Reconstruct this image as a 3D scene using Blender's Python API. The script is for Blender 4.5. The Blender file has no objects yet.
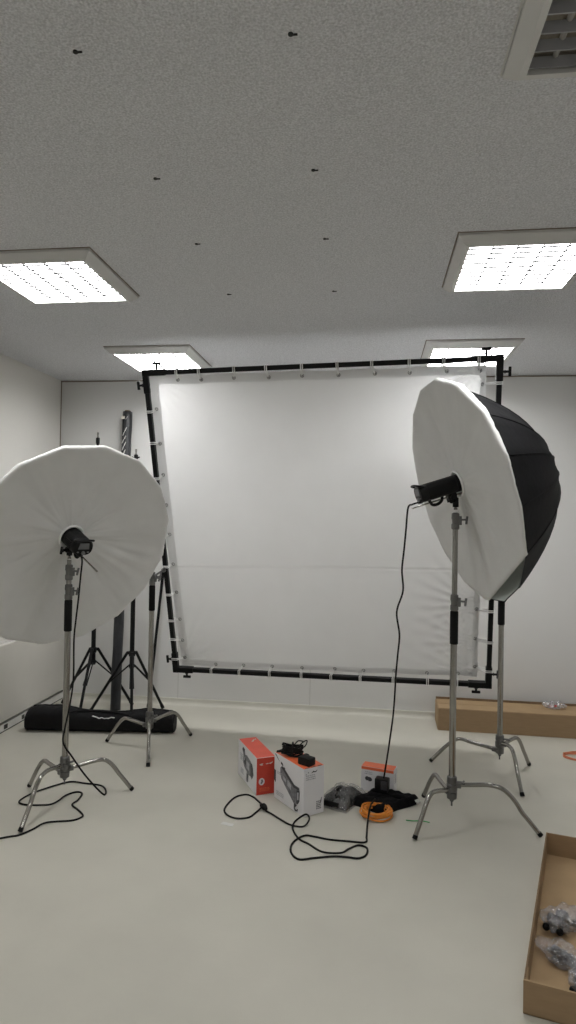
import bpy, bmesh, math, random
from mathutils import Vector, Matrix, noise
random.seed(7)
PI = math.pi
scene = bpy.context.scene
COL = scene.collection
V = Vector

# ------------------------------------------------------------------ materials
def _new(name):
    m = bpy.data.materials.new(name); m.use_nodes = True
    nt = m.node_tree
    b = nt.nodes['Principled BSDF']
    return m, nt, b

def mat(name, col, rough=0.5, metal=0.0, var=0.0, vscale=8.0, bump=0.0, bscale=60.0, stretch=None, spec=None, detail=4.0, sheen=0.0):
    """Procedural material: base colour varied by noise, optional noise bump."""
    m, nt, b = _new(name)
    b.inputs['Base Color'].default_value = (*col, 1)
    b.inputs['Roughness'].default_value = rough
    b.inputs['Metallic'].default_value = metal
    if spec is not None: b.inputs['Specular IOR Level'].default_value = spec
    if sheen: b.inputs['Sheen Weight'].default_value = sheen
    tc = nt.nodes.new('ShaderNodeTexCoord')
    src = tc.outputs['Object']
    if stretch:
        mp = nt.nodes.new('ShaderNodeMapping'); mp.inputs['Scale'].default_value = stretch
        nt.links.new(src, mp.inputs['Vector']); src = mp.outputs['Vector']
    if var > 0:
        n = nt.nodes.new('ShaderNodeTexNoise'); n.inputs['Scale'].default_value = vscale; n.inputs['Detail'].default_value = detail
        nt.links.new(src, n.inputs['Vector'])
        r = nt.nodes.new('ShaderNodeValToRGB')
        r.color_ramp.elements[0].position = .3; r.color_ramp.elements[1].position = .7
        r.color_ramp.elements[0].color = (*[max(0, c*(1-var)) for c in col], 1)
        r.color_ramp.elements[1].color = (*[min(1, c*(1+var)) for c in col], 1)
        nt.links.new(n.outputs['Fac'], r.inputs['Fac']); nt.links.new(r.outputs['Color'], b.inputs['Base Color'])
    if bump > 0:
        n2 = nt.nodes.new('ShaderNodeTexNoise'); n2.inputs['Scale'].default_value = bscale; n2.inputs['Detail'].default_value = 3
        nt.links.new(src, n2.inputs['Vector'])
        bp = nt.nodes.new('ShaderNodeBump'); bp.inputs['Strength'].default_value = bump; bp.inputs['Distance'].default_value = .01
        nt.links.new(n2.outputs['Fac'], bp.inputs['Height']); nt.links.new(bp.outputs['Normal'], b.inputs['Normal'])
    return m

def fabric(name, col, trans=.3, var=.03, weave=350):
    """Thin woven cloth: diffuse with light coming through."""
    m, nt, b = _new(name)
    out = nt.nodes['Material Output']; nt.nodes.remove(b)
    tc = nt.nodes.new('ShaderNodeTexCoord')
    n = nt.nodes.new('ShaderNodeTexNoise'); n.inputs['Scale'].default_value = 5; n.inputs['Detail'].default_value = 5
    nt.links.new(tc.outputs['Object'], n.inputs['Vector'])
    r = nt.nodes.new('ShaderNodeValToRGB')
    r.color_ramp.elements[0].position = .3; r.color_ramp.elements[1].position = .7
    r.color_ramp.elements[0].color = (*[c*(1-var) for c in col], 1); r.color_ramp.elements[1].color = (*[min(1, c*(1+var)) for c in col], 1)
    nt.links.new(n.outputs['Fac'], r.inputs['Fac'])
    n2 = nt.nodes.new('ShaderNodeTexNoise'); n2.inputs['Scale'].default_value = weave; n2.inputs['Detail'].default_value = 1
    nt.links.new(tc.outputs['Object'], n2.inputs['Vector'])
    bp = nt.nodes.new('ShaderNodeBump'); bp.inputs['Strength'].default_value = .12; bp.inputs['Distance'].default_value = .002
    nt.links.new(n2.outputs['Fac'], bp.inputs['Height'])
    d = nt.nodes.new('ShaderNodeBsdfDiffuse'); t = nt.nodes.new('ShaderNodeBsdfTranslucent'); mx = nt.nodes.new('ShaderNodeMixShader')
    for s in (d, t):
        nt.links.new(r.outputs['Color'], s.inputs['Color']); nt.links.new(bp.outputs['Normal'], s.inputs['Normal'])
    mx.inputs['Fac'].default_value = trans
    nt.links.new(d.outputs[0], mx.inputs[1]); nt.links.new(t.outputs[0], mx.inputs[2]); nt.links.new(mx.outputs[0], out.inputs['Surface'])
    return m

def clear_plastic(name, tint=(.9, .9, .92), clear=.6, scale=45):
    """Thin crinkled film: mostly see-through, with sharp reflections and a little milky haze."""
    m, nt, b = _new(name)
    out = nt.nodes['Material Output']; nt.nodes.remove(b)
    tr = nt.nodes.new('ShaderNodeBsdfTransparent'); tr.inputs['Color'].default_value = (*tint, 1)
    gl = nt.nodes.new('ShaderNodeBsdfGlossy'); gl.inputs['Roughness'].default_value = .10; gl.inputs['Color'].default_value = (.95, .95, .95, 1)
    df = nt.nodes.new('ShaderNodeBsdfDiffuse'); df.inputs['Color'].default_value = (.75, .75, .77, 1)
    tc = nt.nodes.new('ShaderNodeTexCoord')
    n = nt.nodes.new('ShaderNodeTexNoise'); n.inputs['Scale'].default_value = scale; n.inputs['Detail'].default_value = 5
    nt.links.new(tc.outputs['Object'], n.inputs['Vector'])
    bp = nt.nodes.new('ShaderNodeBump'); bp.inputs['Strength'].default_value = 1; bp.inputs['Distance'].default_value = .03
    nt.links.new(n.outputs['Fac'], bp.inputs['Height']); nt.links.new(bp.outputs['Normal'], gl.inputs['Normal'])
    r = nt.nodes.new('ShaderNodeMapRange'); r.inputs['From Min'].default_value = .4; r.inputs['From Max'].default_value = .68
    r.inputs['To Min'].default_value = .03; r.inputs['To Max'].default_value = 1-clear
    nt.links.new(n.outputs['Fac'], r.inputs['Value'])
    m1 = nt.nodes.new('ShaderNodeMixShader'); m1.inputs['Fac'].default_value = .13
    nt.links.new(tr.outputs[0], m1.inputs[1]); nt.links.new(gl.outputs[0], m1.inputs[2])
    mx = nt.nodes.new('ShaderNodeMixShader')
    nt.links.new(r.outputs['Result'], mx.inputs['Fac']); nt.links.new(m1.outputs[0], mx.inputs[1]); nt.links.new(df.outputs[0], mx.inputs[2])
    nt.links.new(mx.outputs[0], out.inputs['Surface'])
    return m

def emitter(name, col, strength):
    m, nt, b = _new(name)
    b.inputs['Base Color'].default_value = (.8, .8, .8, 1)
    b.inputs['Emission Color'].default_value = (*col, 1); b.inputs['Emission Strength'].default_value = strength
    return m

LAMP = 15.0
M = dict(
    ceiling=mat('ceiling_plaster', (.685, .69, .71), .95, var=.20, vscale=150, bump=.9, bscale=140, spec=.1, detail=2),
    wall=mat('wall_paint', (.69, .685, .67), .8, var=.015, vscale=1.5, bump=.05, bscale=200, spec=.2),
    wall_side=mat('side_wall_paint', (.70, .685, .645), .8, var=.015, vscale=1.5, bump=.08, bscale=150, spec=.2),
    floor=mat('floor_linoleum', (.545, .527, .460), .38, var=.05, vscale=2.2, bump=.04, bscale=40, spec=.35, detail=8),
    cove=mat('skirting_vinyl', (.58, .565, .50), .5, var=.03, vscale=6, bump=.02),
    gap=mat('shadow_gap', (.22, .18, .14), .8, var=.1),
    seam=mat('panel_joint', (.52, .51, .49), .8, var=.05),
    hole=mat('hole_dark', (.02, .02, .02), .9, var=.2),
    lamp_frame=mat('lamp_enamel', (.62, .615, .60), .5, var=.02, bump=.02),
    louver=mat('louver_dark_reflection', (.02, .02, .02), .5, var=.03, spec=.05),  # near-black colour stands in for dark reflections in bright aluminium blades
    louver_off=mat('louver_matt_aluminium', (.32, .32, .33), .4, metal=.3, var=.06),
    tube_off=mat('lamp_reflector_off', (.30, .27, .22), .35, metal=.3, var=.35, vscale=14),
    tube_glass=mat('tube_glass', (.42, .41, .39), .3, var=.05),
    emit=emitter('lamp_glow', (1, .998, .992), LAMP),
    radiator=mat('radiator_enamel', (.60, .58, .53), .45, var=.015, bump=.02, bscale=20),
    grille=mat('radiator_grille', (.72, .71, .68), .45, var=.03),
    dark_slot=mat('slot_dark', (.05, .05, .045), .8, var=.2),
    chrome=mat('polished_steel', (.34, .33, .31), .13, metal=1, var=.06, vscale=25, bump=.03, bscale=30),
    cast=mat('cast_metal', (.17, .17, .168), .34, metal=.9, var=.12, vscale=30, bump=.15, bscale=120),
    rubber=mat('black_rubber', (.004, .004, .004), .6, spec=.2, var=.2, bump=.05),
    black=mat('black_paint', (.004, .004, .0045), .5, spec=.25, var=.25, bump=.04),
    black_alu=mat('black_anodised', (.004, .004, .0045), .45, spec=.25, var=.2, bump=.03, bscale=90),
    strobe=mat('strobe_shell', (.004, .004, .0045), .5, spec=.25, var=.2, bump=.08, bscale=150),
    lcd=mat('grey_screen', (.16, .165, .17), .25, var=.15),
    grey=mat('grey_plastic', (.22, .22, .22), .45, var=.1),
    canopy=mat('black_umbrella_nylon', (.0075, .0075, .0083), .6, var=.2, bump=.12, bscale=30, spec=.09),
    lining=mat('silver_white_lining', (.60, .64, .61), .5, var=.04, bump=.1, bscale=30),
    diffuser=fabric('diffuser_cloth', (.80, .795, .78), .22),
    scrim=fabric('scrim_cloth', (.86, .86, .855), .30, var=.012),
    hem=fabric('scrim_hem', (.80, .80, .80), .22, var=.02),
    elastic=mat('white_elastic', (.85, .85, .84), .6, var=.05),
    ball=mat('grey_bead', (.30, .30, .30), .4, var=.1),
    grommet=mat('grommet_metal', (.35, .35, .34), .35, metal=.9, var=.1),
    cable=mat('black_cable', (.004, .004, .004), .55, spec=.2, var=.2),
    orange_cable=mat('orange_cable', (.75, .27, .035), .45, var=.12, vscale=30),
    red_cable=mat('orange_red_cord', (.55, .17, .08), .5, var=.12, vscale=30),
    nylon=mat('bag_nylon', (.005, .005, .006), .7, spec=.25, var=.25, vscale=20, bump=.5, bscale=28),
    white_print=mat('white_print', (.82, .82, .81), .5, var=.03),
    carton=mat('brown_carton', (.32, .215, .12), .75, var=.06, vscale=12, bump=.08, bscale=50, stretch=(1, 1, 6)),
    carton_edge=mat('carton_cut_edge', (.20, .13, .07), .8, var=.2, vscale=60),
    carton_in=mat('carton_inside', (.38, .26, .14), .75, var=.06, vscale=10, bump=.06, bscale=50),
    red=mat('box_red', (.74, .10, .06), .4, var=.05, vscale=12),
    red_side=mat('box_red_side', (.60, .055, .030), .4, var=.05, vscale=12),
    orange=mat('box_orange', (.80, .16, .06), .4, var=.05, vscale=12),
    white_card=mat('box_white', (.74, .73, .745), .45, var=.025, vscale=10),
    ink=mat('ink_dark', (.035, .035, .04), .5, var=.3, vscale=40),
    ink_mid=mat('ink_grey', (.17, .17, .185), .5, var=.35, vscale=60),
    ink_light=mat('ink_pale', (.42, .42, .45), .5, var=.2, vscale=60),
    roll=mat('roll_wrap', (.032, .033, .036), .38, spec=.35, var=.35, vscale=30, bump=.35, bscale=25, stretch=(1, 1, .25)),
    label=mat('label_paper', (.68, .64, .58), .6, var=.05),
    plastic=clear_plastic('clear_bag', (.86, .86, .87), .96, 22),
    plastic2=clear_plastic('bundle_wrap', (.90, .90, .92), .74, 26),
    plastic3=clear_plastic('thin_bag', (.93, .93, .95), .35, 26),
    dark_metal=mat('clamp_metal', (.10, .10, .105), .35, metal=.6, var=.3, vscale=25),
    cloth=mat('black_cloth', (.004, .004, .0045), .9, spec=.15, var=.25, bump=.4, bscale=45),
    green=mat('green_plastic', (.06, .42, .12), .4, var=.1),
    paper=mat('pale_paper', (.66, .66, .63), .7, var=.05),
    pink=mat('red_bag_print', (.60, .08, .09), .5, var=.2),
)

# ------------------------------------------------------------------ mesh helpers
def obj(name, bm, m, parent=None, smooth=False, mats=None):
    me = bpy.data.meshes.new(name); bmesh.ops.recalc_face_normals(bm, faces=bm.faces); bm.to_mesh(me); bm.free()
    for x in (mats or [m]): me.materials.append(M[x] if isinstance(x, str) else x)
    if smooth:
        for p in me.polygons: p.use_smooth = True
        if smooth == 'auto':
            me.set_sharp_from_angle(angle=math.radians(38))
    o = bpy.data.objects.new(name, me); COL.objects.link(o)
    if parent is not None: o.parent = parent
    return o

def tag(o, label, cat, group=None):
    o['label'] = label; o['category'] = cat
    if group: o['group'] = group
    return o

def thing(name, label, cat, loc=(0, 0, 0), rot=None, group=None):
    o = bpy.data.objects.new(name, None); COL.objects.link(o); o.empty_display_size = .1
    if rot is not None:
        mw = rot.to_4x4(); mw.translation = V(loc); o.matrix_world = mw
    else: o.location = loc
    return tag(o, label, cat, group)

def struct(name, bm, m, parent=None, smooth=False):
    o = obj(name, bm, m, parent, smooth)
    o['kind'] = 'structure'
    return o

def B(): return bmesh.new()

def box(bm, c, s, rot=None, bev=0.0, mi=0):
    mw = Matrix.Translation(V(c)) @ (rot.to_4x4() if rot is not None else Matrix()) @ Matrix.Diagonal((*s, 1))
    r = bmesh.ops.create_cube(bm, size=1, matrix=mw)
    fs = {f for v in r['verts'] for f in v.link_faces}
    for f in fs: f.material_index = mi
    if bev > 0:
        es = list({e for v in r['verts'] for e in v.link_edges})
        bmesh.ops.bevel(bm, geom=es, offset=bev, segments=2, profile=.6, affect='EDGES')
    return bm

def frame_of(d):
    d = d.normalized(); a = V((0, 0, 1)) if abs(d.z) < .9 else V((1, 0, 0))
    x = a.cross(d).normalized(); return x, d.cross(x)

def cyl(bm, a, b, r, r2=None, n=16):
    a, b = V(a), V(b); r2 = r if r2 is None else r2
    x, y = frame_of(b-a)
    va = [bm.verts.new(a+(x*math.cos(2*PI*i/n)+y*math.sin(2*PI*i/n))*r) for i in range(n)]
    vb = [bm.verts.new(b+(x*math.cos(2*PI*i/n)+y*math.sin(2*PI*i/n))*r2) for i in range(n)]
    for i in range(n): bm.faces.new((va[i], va[(i+1) % n], vb[(i+1) % n], vb[i]))
    bm.faces.new(va[::-1]); bm.faces.new(vb)
    return bm

def lathe(bm, a, b, prof, n=20):
    """prof: (t along a->b in metres, radius)"""
    a, b = V(a), V(b); d = (b-a).normalized(); x, y = frame_of(d)
    rings = []
    for t, r in prof:
        rings.append([bm.verts.new(a+d*t+(x*math.cos(2*PI*i/n)+y*math.sin(2*PI*i/n))*r) for i in range(n)])
    for p, q in zip(rings, rings[1:]):
        for i in range(n): bm.faces.new((p[i], p[(i+1) % n], q[(i+1) % n], q[i]))
    bm.faces.new(rings[0][::-1]); bm.faces.new(rings[-1])
    return bm

def crom(pts, k=6, closed=False):
    pts = [V(p) for p in pts]; n = len(pts); out = []
    rng = range(n) if closed else range(n-1)
    for i in rng:
        g = (lambda j: pts[j % n]) if closed else (lambda j: pts[max(0, min(n-1, j))])
        p0, p1, p2, p3 = g(i-1), g(i), g(i+1), g(i+2)
        for s in range(k):
            t = s/k
            out.append(.5*((2*p1)+(-p0+p2)*t+(2*p0-5*p1+4*p2-p3)*t*t+(-p0+3*p1-3*p2+p3)*t**3))
    if not closed: out.append(pts[-1])
    return out

def sweep(bm, pts, r, n=8, closed=False):
    pts = [V(p) for p in pts]
    rr = r if callable(r) else (lambda t: r)
    N = len(pts); rings = []; x = None
    for i, p in enumerate(pts):
        if closed: d = pts[(i+1) % N]-pts[i-1]
        else: d = pts[min(N-1, i+1)]-pts[max(0, i-1)]
        d.normalize()
        if x is None: x, _ = frame_of(d)
        x = (x-d*x.dot(d)).normalized(); y = d.cross(x)
        R = rr(i/(N-1))
        rings.append([bm.verts.new(p+(x*math.cos(2*PI*k/n)+y*math.sin(2*PI*k/n))*R) for k in range(n)])
    lst = list(zip(rings, rings[1:]))
    if closed: lst.append((rings[-1], rings[0]))
    for p, q in lst:
        for i in range(n): bm.faces.new((p[i], p[(i+1) % n], q[(i+1) % n], q[i]))
    if not closed:
        bm.faces.new(rings[0][::-1]); bm.faces.new(rings[-1])
    return bm

def ball(bm, c, r, sub=2, scale=(1, 1, 1), rot=None):
    mw = Matrix.Translation(V(c)) @ (rot.to_4x4() if rot is not None else Matrix()) @ Matrix.Diagonal((*scale, 1))
    bmesh.ops.create_icosphere(bm, subdivisions=sub, radius=r, matrix=mw); return bm

def prism(bm, poly, o, U, W, Nn, th, mi=0):
    """polygon poly [(u,v)] in plane o+U*u+W*v, thick th along Nn"""
    o, U, W, Nn = V(o), V(U), V(W), V(Nn)
    a = [bm.verts.new(o+U*u+W*v) for u, v in poly]; b = [bm.verts.new(o+U*u+W*v+Nn*th) for u, v in poly]
    n = len(poly)
    fs = [bm.faces.new(a[::-1]), bm.faces.new(b)]
    for i in range(n): fs.append(bm.faces.new((a[i], a[(i+1) % n], b[(i+1) % n], b[i])))
    for f in fs: f.material_index = mi
    return bm

def rotz(a): return Matrix.Rotation(a, 3, 'Z')
def cols(x, y, z): return Matrix((x, y, z)).transposed()

# ------------------------------------------------------------------ room
XL, XR, YB, YR, ZC = -2.899, 2.30, 5.668, -2.6, 2.945
fl = struct('floor', box(B(), ((XL+XR)/2, (YB+YR)/2, -.05), (XR-XL+.4, YB-YR+.4, .1)), 'floor')
ce = struct('ceiling', box(B(), ((XL+XR)/2, (YB+YR)/2, ZC+.05), (XR-XL+.4, YB-YR+.4, .1)), 'ceiling')
struct('wall_back', box(B(), ((XL+XR)/2, YB+.05, ZC/2), (XR-XL, .1, ZC)), 'wall')
struct('wall_left', box(B(), (XL-.05, (YB+YR)/2, ZC/2), (.1, YB-YR+.2, ZC)), 'wall_side')
struct('wall_right', box(B(), (XR+.05, (YB+YR)/2, ZC/2), (.1, YB-YR+.2, ZC)), 'wall')
struct('wall_rear', box(B(), ((XL+XR)/2, YR-.05, ZC/2), (XR-XL, .1, ZC)), 'wall')
# skirting of floor vinyl turned up the back wall, with a small cove
bm = B(); L0, L1 = XL, XR
prof = [(0, 0), (-.035, 0), (-.022, .006), (-.014, .016), (-.010, .03), (-.008, .052), (0, .054)]
ra = [bm.verts.new((L0, YB+a, b)) for a, b in prof]; rb = [bm.verts.new((L1, YB+a, b)) for a, b in prof]
for i in range(len(prof)): j = (i+1) % len(prof); bm.faces.new((ra[i], ra[j], rb[j], rb[i]))
struct('baseboard_back', bm, 'cove')
# dark shadow gap under the ceiling and in the corner, joints of the wall panels
struct('trim_1', box(B(), ((XL+XR)/2, YB-.003, ZC-.008), (XR-XL, .006, .009)), 'gap')
struct('trim_2', box(B(), (XL+.004, YB-.003, (ZC+.75)/2), (.007, .006, ZC-.75)), 'gap')
for k, x in enumerate((-1.717, -.518, .68, 1.88)):
    struct('trim_%d' % (k+3), box(B(), (x, YB-.001, .054+(ZC-.07)/2), (.005, .003, ZC-.07)), 'seam')
# screw fixings of the ceiling boards
for x in (-.823, -.23):
    for y in (1.647, 2.301, 2.87, 3.531):
        b = B(); cyl(b, (x, y, ZC-.004), (x, y, ZC+.002), .0070, n=10)
        box(b, (x+.011, y+.002, ZC-.002), (.014, .004, .004))
        obj('fixing_hole', b, 'hole', ce)

# ------------------------------------------------------------------ ceiling lamps
def lamp(x0, y0, label, on=True, group='square ceiling lamps that are lit'):
    S = .544; fr = .053; D = .046
    t = thing('ceiling_lamp', label, 'ceiling lamp', (x0+S/2, y0+S/2, ZC-D), group=group if on else None)
    h = S/2; o = h+fr
    b = B(); rings = []
    for r, z in ((h, D), (h, 0), (h+.018, 0), (o-.004, D-.018), (o, D-.014), (o, D)):
        rings.append([b.verts.new((sx*r, sy_*r, z)) for sx, sy_ in ((-1, -1), (1, -1), (1, 1), (-1, 1))])
    for p, q in zip(rings, rings[1:]+rings[:1]):
        for k in range(4): b.faces.new((p[k], p[(k+1) % 4], q[(k+1) % 4], q[k]))
    obj('housing', b, 'lamp_frame', t)
    b = B(); g = o+.004; w = .005
    for sx in (-1, 1):
        box(b, (sx*g, 0, D-.001), (w, 2*g+w, .003)); box(b, (0, sx*g, D-.001), (2*g, w, .003))
    obj('seal_gap', b, 'gap' if on else 'lamp_frame', t)
    if on:
        obj('diffuser', box(B(), (0, 0, .020), (2*h, 2*h, .004)), 'emit', t)
        b = B()
        for i in range(1, 5): box(b, (-h+2*h*i/5, 0, .0135), (.0045, 2*h, .009))
        for i in range(1, 10): box(b, (0, -h+2*h*i/10, .0145), (2*h, .0035, .0085))
        obj('louver', b, 'louver', t)
    else:
        obj('reflector', box(B(), (0, 0, .0425), (2*h, 2*h, .005)), 'tube_off', t)
        for i in range(4):
            x = -h+2*h*(i+.5)/4
            obj('tube', cyl(B(), (x, -h+.01, .031), (x, h-.01, .031), .008, n=12), 'tube_glass', t, True)
        b = B()
        for i in range(1, 4): box(b, (-h+2*h*i/4, 0, .018), (.006, 2*h, .03))
        for i in range(0, 9): box(b, (0, -h+2*h*(i+.35)/8.7, .018), (2*h, .010, .026), Matrix.Rotation(.35, 3, 'X'))
        obj('louver', b, 'louver_off', t)
    return t
lamp(-1.939, 2.917, 'lit square ceiling lamp above the left umbrella, cut by the photo edge')
lamp(.413, 2.917, 'lit square ceiling lamp nearer the camera, above the right umbrella')
lamp(-1.939, 4.593, 'lit square ceiling lamp behind the upper left corner of the scrim')
lamp(.413, 4.593, 'lit square ceiling lamp behind the upper right corner of the scrim')
lamp(.4006, 1.263, 'unlit square ceiling lamp with dark louvers, cut by the top corner of the photo', on=False)
lamp(-1.939, -.413, 'unseen lit square ceiling lamp added behind the camera, beside the left wall')  # unseen row carrying on the lamp grid, added lit for the foreground light
lamp(.413, -.413, 'unseen lit square ceiling lamp added behind the camera, beside the right wall')

# ------------------------------------------------------------------ radiator and trunking on the left wall
Y0, Y1 = .9, 5.64
t = thing('radiator', 'long flat grey panel radiator with a slotted top along the left wall', 'radiator', (XL, (Y0+Y1)/2, 0))
ln = Y1-Y0
obj('front_panel', box(B(), (.104, 0, .385), (.02, ln, .59), bev=.004), 'radiator', t)
obj('body', box(B(), (.05, 0, .38), (.088, ln-.04, .56)), 'radiator', t)
b = B()
for s in (.010, .088): box(b, (s, 0, .674), (.012, ln-.01, .012))
n = 150
for i in range(n+1): box(b, (.049, -ln/2+.01+(ln-.02)*i/n, .672), (.07, .012, .008))
obj('top_grille', b, 'grille', t)
for y in (-1.9, 0, 1.9): obj('bracket', box(B(), (.05, y, .086), (.03, .04, .04)), 'dark_slot', t)
t = thing('cable_trunking', 'low pale trunking with sockets running under the radiator', 'cable trunking', (XL, (Y0+Y1)/2, 0))
obj('channel', box(B(), (.05, 0, .037), (.10, ln, .056), bev=.004), 'grille', t)
for y, w in ((4.70, .05), (4.95, .04), (5.02, .03), (4.2, .05)):
    obj('socket', box(B(), (.1005, y-(Y0+Y1)/2, .037), (.003, w, .034)), 'dark_slot', t)
b = B(); box(b, (.05, 0, .0045), (.09, ln, .009)); obj('plinth', b, 'dark_slot', t)

# ------------------------------------------------------------------ C-stands
def cstand(label, base, feet, risers, top, arm=None, knob_dir=(1, -.3)):
    """base: xy of the column; feet: three xy offsets; risers: list of (z0, z1, radius); arm: tip of a gripping arm"""
    t = thing('c_stand', label, 'light stand', (*base, 0), group='chrome stands with arched legs')
    obj('column', cyl(B(), (0, 0, .16), (0, 0, 1.0), .0185, n=20), 'chrome', t, 'auto')
    b = B(); lathe(b, (0, 0, .125), (0, 0, 1), [(0, .010), (.012, .014), (.018, .027), (.05, .029), (.054, .024), (.06, .030), (.095, .030), (.10, .024), (.106, .029), (.135, .027), (.14, .022)], 18)
    for k, (fx, fy) in enumerate(feet):
        a = math.atan2(fy, fx); box(b, (math.cos(a)*.03, math.sin(a)*.03, .163+.028*k), (.04, .03, .028), rotz(a), .004)
    cyl(b, (0, 0, .10), (0, 0, .13), .005)
    obj('leg_hub', b, 'cast', t, 'auto')
    kb = B(); cyl(kb, (.02, -.015, .24), (.055, -.035, .245), .006); cyl(kb, (.05, -.05, .245), (.062, -.018, .245), .006)
    obj('leg_lock', kb, 'cast', t, 'auto')
    for k, (fx, fy) in enumerate(feet):
        L = math.hypot(fx, fy); ux, uy = fx/L, fy/L; z = .163+.028*k
        P = [(.025, z), (.22*L, z+.010), (.42*L, z+.022), (.56*L, z*.7+.080), (.655*L, z*.5+.096), (.735*L, z*.3+.098), (.80*L, .118), (.88*L, .076), (L-.003, .016)]
        lg = obj('leg', sweep(B(), crom([(ux*r, uy*r, zz) for r, zz in P], 6), .0125, 12), 'chrome', t, True)
        d = V((ux*.12*L, uy*.12*L, -.060)).normalized()
        c = V((fx, fy, .0135))
        obj('foot_cap', cyl(B(), c-d*.012, c+d*.008, .0134, n=14), 'rubber', lg, 'auto')
    obj('grip_sleeve', lathe(B(), (0, 0, .998), (0, 0, 2), [(0, .019), (.004, .0225), (.18, .0225), (.186, .019)], 18), 'rubber', t, 'auto')
    kd = V((knob_dir[0], knob_dir[1], 0)).normalized(); ks = V((-kd.y, kd.x, 0))
    for i, (z0, z1, r) in enumerate(risers):
        zc = 1.184 if i == 0 else z0
        cb = lathe(B(), (0, 0, zc), (0, 0, 3), [(0, .019), (.006, .0225), (.03, .0225), (.034, .019), (.055, .0195), (.06, .0225), (.088, .0215), (.092, .017)], 18)
        box(cb, kd*.024+V((0, 0, zc+.05)), (.022, .018, .05), rotz(math.atan2(kd.y, kd.x)), .003)
        co = obj('collar', cb, 'cast', t, 'auto')
        kb = B(); p = kd*.03+V((0, 0, zc+.055)); cyl(kb, p, p+kd*.03, .0055)
        cyl(kb, p+kd*.03-V((0, 0, .024))-ks*.006, p+kd*.033+V((0, 0, .018))+ks*.006, .0065)
        obj('tee_knob', kb, 'cast', co, 'auto')
        obj('riser', cyl(B(), (0, 0, zc+.08), (0, 0, z1), r, n=16), 'chrome', t, 'auto')
    zt = top
    obj('spigot', lathe(B(), (0, 0, zt-.045), (0, 0, 3), [(0, .011), (.008, .011), (.010, .008), (.024, .008), (.026, .0065), (.030, .0065), (.032, .008), (.045, .008)], 14), 'chrome', t, 'auto')
    if arm:
        g = B(); d = (V(arm)-V((0, 0, 1.245))); 
        cyl(g, V((-.03, 0, 1.245)), V((.03, 0, 1.245)), .024, n=20); cyl(g, (0, 0, 1.21), (0, 0, 1.28), .021, n=18)
        gh = obj('grip_head', g, 'cast', t, 'auto')
        kb = B(); cyl(kb, (.03, 0, 1.245), (.065, -.01, 1.25), .006); cyl(kb, (.062, -.014, 1.222), (.066, -.006, 1.278), .0065)
        obj('tee_knob', kb, 'cast', gh, 'auto')
        ab = B(); cyl(ab, (0, 0, 1.245), arm, .008, n=12); 
        cyl(ab, V(arm)-d.normalized()*.02, V(arm), .016, n=14)
        obj('grip_arm', ab, 'cast', t, 'auto')
    return t
cstand('chrome stand with arched legs carrying the left umbrella and its strobe', (-1.772, 3.61),
       [(-.30, .15), (.335, .205), (-.045, -.395)], [(1.19, 1.30, .0155), (1.30, 1.42, .0125)], 1.47, knob_dir=(1, -.2))
cstand('chrome stand with arched legs carrying the right umbrella and its strobe', (.465, 3.70),
       [(-.125, .325), (-.215, -.225), (.455, -.08)], [(1.19, 1.64, .0155), (1.64, 1.735, .0125)], 1.795)
cstand('chrome stand with arched legs holding the left side of the scrim frame', (-1.588, 4.55),
       [(-.345, .06), (.225, .30), (.12, -.355)], [(1.19, 1.23, .0155)], 1.27, arm=(.028, .183, 1.285-.0))
cstand('chrome stand with arched legs holding the right side of the scrim frame', (.872, 4.48),
       [(-.435, .145), (.235, .195), (.07, -.345)], [(1.19, 1.23, .0155)], 1.27, arm=(-.030, .105, 1.31))

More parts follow.
